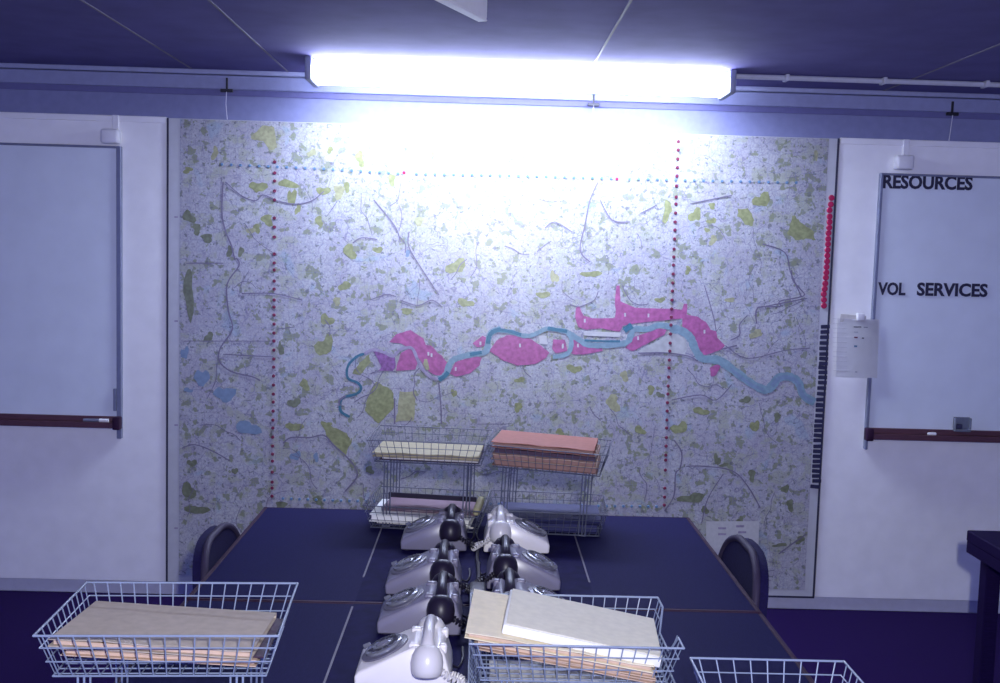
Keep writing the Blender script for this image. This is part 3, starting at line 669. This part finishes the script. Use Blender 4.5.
# ------------------------------------------------------------------ wire trays
def tray(label, loc, rot, W, D, h, m, group, dip=None, legs=0, nx=16, ny=11, taper=.022):
    t = thing('wire_tray', label, 'letter tray', loc, rot, group)
    w, d = W/2-taper, D/2-taper; W2, D2 = W/2, D/2; r = .0012 if m == 'wire' else .0009; z0 = .003
    lerp = lambda f: (w+(W2-w)*f, d+(D2-d)*f, z0+(h-z0)*f)
    b = new()
    if dip:
        zl = h*.50; f = .5; xr = w+(W2-w)*f
        rimp = [(-W2, -D2, h), (W2, -D2, h), (W2, -D2*.62, h), (xr, -D2*.42, zl), (xr, D2*.30, zl), (W2, D2*.58, h), (W2, D2, h), (-W2, D2, h)]
    else: rimp = [(-W2, -D2, h), (W2, -D2, h), (W2, D2, h), (-W2, D2, h)]
    for a, c in zip(rimp, rimp[1:]+rimp[:1]): tube(b, [a, c], .0021 if m == 'wire' else .0016, 7)
    link('rim', b, m, t, 60)
    b = new()
    for f in (0, .36, .70):
        X, Y, Z = lerp(f)
        segs = [((-X, -Y, Z), (X, -Y, Z)), ((X, Y, Z), (-X, Y, Z)), ((-X, Y, Z), (-X, -Y, Z))]
        if dip and f > .5: segs += [((X, -Y, Z), (X, -D2*.58, Z)), ((X, D2*.54, Z), (X, Y, Z))]
        else: segs += [((X, -Y, Z), (X, Y, Z))]
        for a, c in segs: tube(b, [a, c], r if f else r*1.3, 5)
    for i in range(nx):
        x = -w+2*w*(i+.5)/nx; X = x*W2/w
        tube(b, [(X*.995, -D2, h), (x, -d, z0), (x, d, z0), (X*.995, D2, h)], r, 5)
    for i in range(ny):
        y = -d+2*d*(i+.5)/ny; Y = y*D2/d
        hi = (W2, Y, h)
        if dip and -D2*.52 < Y < D2*.46: hi = ((w+W2)/2, y, h*.5)
        tube(b, [(-W2, Y, h), (-w, y, z0), (w, y, z0), hi], r, 5)
    link('wire_basket', b, m, t, 60)
    if legs:
        for sx in (-1, 1):
            for sy in (-1, 1):
                b = new(); yy = sy*(d-.004)
                for k in (0, 1, 2): tube(b, [(sx*(.112+k*.010), yy, z0), (sx*(.112+k*.010), yy, -legs)], .0019, 6)
                tube(b, [(sx*.112, yy, -legs+.002), (sx*.132, yy, -legs+.002)], .0019, 6); link('leg', b, m, t, 60)
    return t
GN, GF = 'front wire letter trays', 'wire letter trays stacked at the far end of the table'
HB = .078
ZL = .97-HB
tray('pale wire tray at lower left of the view holding buff folders', (-.516, 1.797, ZL), (0, 0, R_(3.5)), .384, .272, HB, 'wire', GN, None, ZL-TZ, 16, 11)
ZB = .90-HB
tray('pale wire tray at lower centre holding tilted buff folders and a white pad', (.184, 1.982, ZB), (0, 0, R_(.3)), .384, .280, HB, 'wire', GN, True, ZB-TZ-.008, 16, 11)
tray('pale wire tray beneath the tray of tilted buff folders', (.184, 1.982, TZ+.001), (0, 0, R_(.3)), .384, .280, HB-.012, 'wire', GN, None, 0, 16, 11)
tray('pale empty wire tray at the lower right of the view, turned endwise', (.518, 1.617, ZB-.004), (0, 0, R_(-90)), .384, .272, HB, 'wire', GN, None, ZB-.004-TZ, 14, 9)
ZF = .945
tray('wire tray of buff papers, upper left of the stacks at the far table end', (-.150, 3.305, ZF), (0, R_(.4), R_(-3)), .370, .270, .073, 'dimwire', GF, None, ZF-TZ-.006, 16, 11)
tray('wire tray heaped with red-brown folders, upper right of the far stacks', (.222, 3.290, ZF-.012), (0, R_(2.0), R_(-9)), .372, .270, .073, 'dimwire', GF, None, ZF-TZ-.018, 16, 11)
tray('wire tray with mauve folder, lower left of the stacks at the far table end', (-.152, 3.298, TZ+.001), (0, 0, R_(-6)), .372, .270, .075, 'dimwire', GF, None, 0, 16, 11)
tray('wire tray with blue folders, lower right of the stacks at the far table end', (.216, 3.285, TZ+.001), (0, 0, R_(-4)), .372, .270, .075, 'dimwire', GF, None, 0, 16, 11)

# ------------------------------------------------------------------ folders and papers
def folder(name, label, cat, loc, rot, w, d, tk, cov, pap, group=None, gape=0):
    t = thing(name, label, cat, loc, rot, group); W2, D2 = w/2, d/2; c = .0016
    b = new()
    prof = [(-D2, 0), (D2, 0), (D2+.002, tk/2), (D2, tk), (-D2, tk+gape), (-D2, tk+gape-c), (D2-.004, tk-c), (D2-.0015, tk/2), (D2-.004, c), (-D2, c)]
    n = 8; rings = []
    for i in range(n+1):
        x = -W2+w*i/n; e = .0015*math.sin(i*1.9+w*50)
        rings.append([b.verts.new((x, y, z+(e if (z > tk/2 and y < 0) else 0))) for y, z in prof])
    for i in range(n):
        for k in range(len(prof)): b.faces.new((rings[i][k], rings[i][(k+1) % len(prof)], rings[i+1][(k+1) % len(prof)], rings[i+1][k]))
    b.faces.new(rings[0]); b.faces.new(rings[-1][::-1])
    link('cover', b, cov, t, 30)
    b = new(); box(b, -W2+.006, W2-.004, -D2+.006, D2-.006, c+.0004, tk-c-.0004, .0008, 1); link('papers', b, pap, t)
    return t
def stack(loc, rot, items, group):
    Mx = Matrix.Translation(loc) @ Euler(rot).to_matrix().to_4x4(); z = 0
    for (name, label, cat, w, d, tk, cov, pap, dx, dy, dr, gape) in items:
        m = Mx @ Matrix.Translation((dx, dy, z)) @ Matrix.Rotation(dr, 4, 'Z')
        folder(name, label, cat, m.to_translation(), m.to_euler(), w, d, tk, cov, pap, group, gape); z += tk+gape*.9+.001
G1 = 'folders in the lower left wire tray'
stack((-.530, 1.800, ZL+.0165), (R_(-2.4), R_(2.8), R_(1.5)), [
    ('folder', 'tan folder lowest in the lower left wire tray', 'folder', .318, .208, .010, 'buff2', 'buff2', .010, .004, 0, .002),
    ('folder', 'thin dark purple folder between the two buff ones in the lower left tray', 'folder', .318, .205, .003, 'purple', 'purple', .022, .008, .015, 0),
    ('folder', 'buff folder topmost in the lower left wire tray', 'folder', .330, .222, .011, 'buff', 'buff2', .0, .0, -.015, .003)], G1)
G2 = 'folders tilted in the lower centre wire tray'
stack((.168, 1.978, ZB+.030), (0, R_(8.6), R_(-3)), [
    ('folder', 'thin tan folder lowest in the lower centre wire tray', 'folder', .325, .215, .008, 'buff2', 'buff2', .010, -.004, -.02, 0),
    ('folder', 'tan folder under the long buff folder in the lower centre tray', 'folder', .335, .225, .012, 'buff2', 'buff2', .0, -.002, .02, .002),
    ('folder', 'long buff folder poking out over the left rim of the lower centre tray', 'folder', .345, .250, .010, 'bright', 'buff2', -.012, .0, .0, .002)], G2)
mpad = Matrix.Translation((.168, 1.978, ZB+.030)) @ Euler((0, R_(9.4), R_(-3))).to_matrix().to_4x4() @ Matrix.Translation((.029, -.010, .0360)) @ Matrix.Rotation(-.035, 4, 'Z')
t = thing('writing_pad', 'cream pad with thick white edge topmost in the lower centre tray', 'pad', mpad.to_translation(), mpad.to_euler())
b = new(); box(b, -.146, .146, -.104, .104, 0, .019, .003, 2); link('page_block', b, 'paper', t)
b = new(); box(b, -.141, .146, -.101, .104, .0192, .0206, .0005, 1); link('cover', b, 'cream', t)
stack((.184, 1.982, TZ+.008), (0, 0, 0), [
    ('document', 'stack of white papers in the tray beneath the tilted buff folders', 'papers', .30, .20, .03, 'greypaper', 'paper', 0, 0, .02, 0)], None)
stack((-.152, 3.303, ZF+.008), (0, R_(.4), R_(-4)), [
    ('folder', 'dark folder under the buff papers in the upper left far tray', 'folder', .305, .205, .010, 'purple', 'greypaper', .008, 0, 0, 0),
    ('folder', 'yellowish buff folder in the upper left tray at the far table end', 'folder', .325, .22, .012, 'manila', 'manila', -.003, -.006, 0, .002)], None)
stack((.214, 3.288, ZF-.012+.009), (0, R_(2.0), R_(-9)), [
    ('folder', 'pinkish tan folder lowest in the upper right far tray', 'folder', .322, .218, .018, 'redtan', 'redtan', .002, -.002, 0, 0),
    ('folder', 'tan folder just above the lowest in the upper right far tray', 'folder', .322, .218, .016, 'buff2', 'redtan', -.002, -.004, .01, 0),
    ('folder', 'dull red folder second from the top in the upper right far tray', 'folder', .318, .218, .016, 'redtan', 'purple', .0, .002, -.01, .003),
    ('folder', 'bright red-brown folder topmost in the upper right far tray', 'folder', .315, .232, .014, 'red', 'redtan', -.008, .008, .0, .002)], 'folders in the upper right far tray')
stack((-.158, 3.292, TZ+.010), (0, R_(.5), R_(-6)), [
    ('folder', 'dark folder at the bottom of the lower left far tray', 'folder', .31, .215, .012, 'blue', 'greypaper', .006, .012, 0, 0),
    ('document', 'white papers at the front of the lower left far tray', 'papers', .312, .205, .022, 'paper', 'paper', -.006, -.012, 0, 0),
    ('folder', 'mauve folder lying on the white papers in the lower left far tray', 'folder', .295, .155, .006, 'pink', 'greypaper', .012, .016, 0, 0)], None)
b = new(); box(b, -.145, .145, -.005, .005, 0, .036, .002, 1); tag(link('ring_binder_spine', b, 'black', None, 35, (-.148, 3.410, TZ+.0265), (0, R_(.5), R_(-6))), 'narrow black binder spine behind the mauve folder', 'binder')
b = new(); box(b, -.011, .011, -.055, .055, 0, .026, .008, 3); tag(link('card_wallet', b, 'yellow', None, 35, (.004, 3.262, TZ+.052), (R_(8), 0, R_(-8))), 'small yellow card wallet at the right end of the mauve folder', 'wallet')
stack((.220, 3.285, TZ+.010), (0, 0, R_(-4)), [
    ('folder', 'thick blue folder in the lower right far tray', 'folder', .315, .21, .026, 'blue', 'blue', 0, 0, 0, 0),
    ('folder', 'thin blue folder on top in the lower right far tray', 'folder', .315, .205, .010, 'blue', 'blue', .006, .004, .02, .003)], None)

# ------------------------------------------------------------------ light
# camera flash, just above and right of the lens
la = bpy.data.lights.new('camera_flash', 'AREA'); la.shape = 'RECTANGLE'; la.size = .035; la.size_y = .07; la.energy = 54; la.color = (.92, .93, 1.0)
lo = bpy.data.objects.new('camera_flash', la); C.objects.link(lo); lo.location = (.10, 0, 1.745); lo.rotation_euler = (R_(84), 0, R_(-1))
w = bpy.data.worlds.new('world'); bpy.context.scene.world = w; w.use_nodes = True
w.node_tree.nodes['Background'].inputs[0].default_value = (.21, .25, 1.0, 1); w.node_tree.nodes['Background'].inputs[1].default_value = 2.1  # strong blue ambient fill, added to lift the dark tones
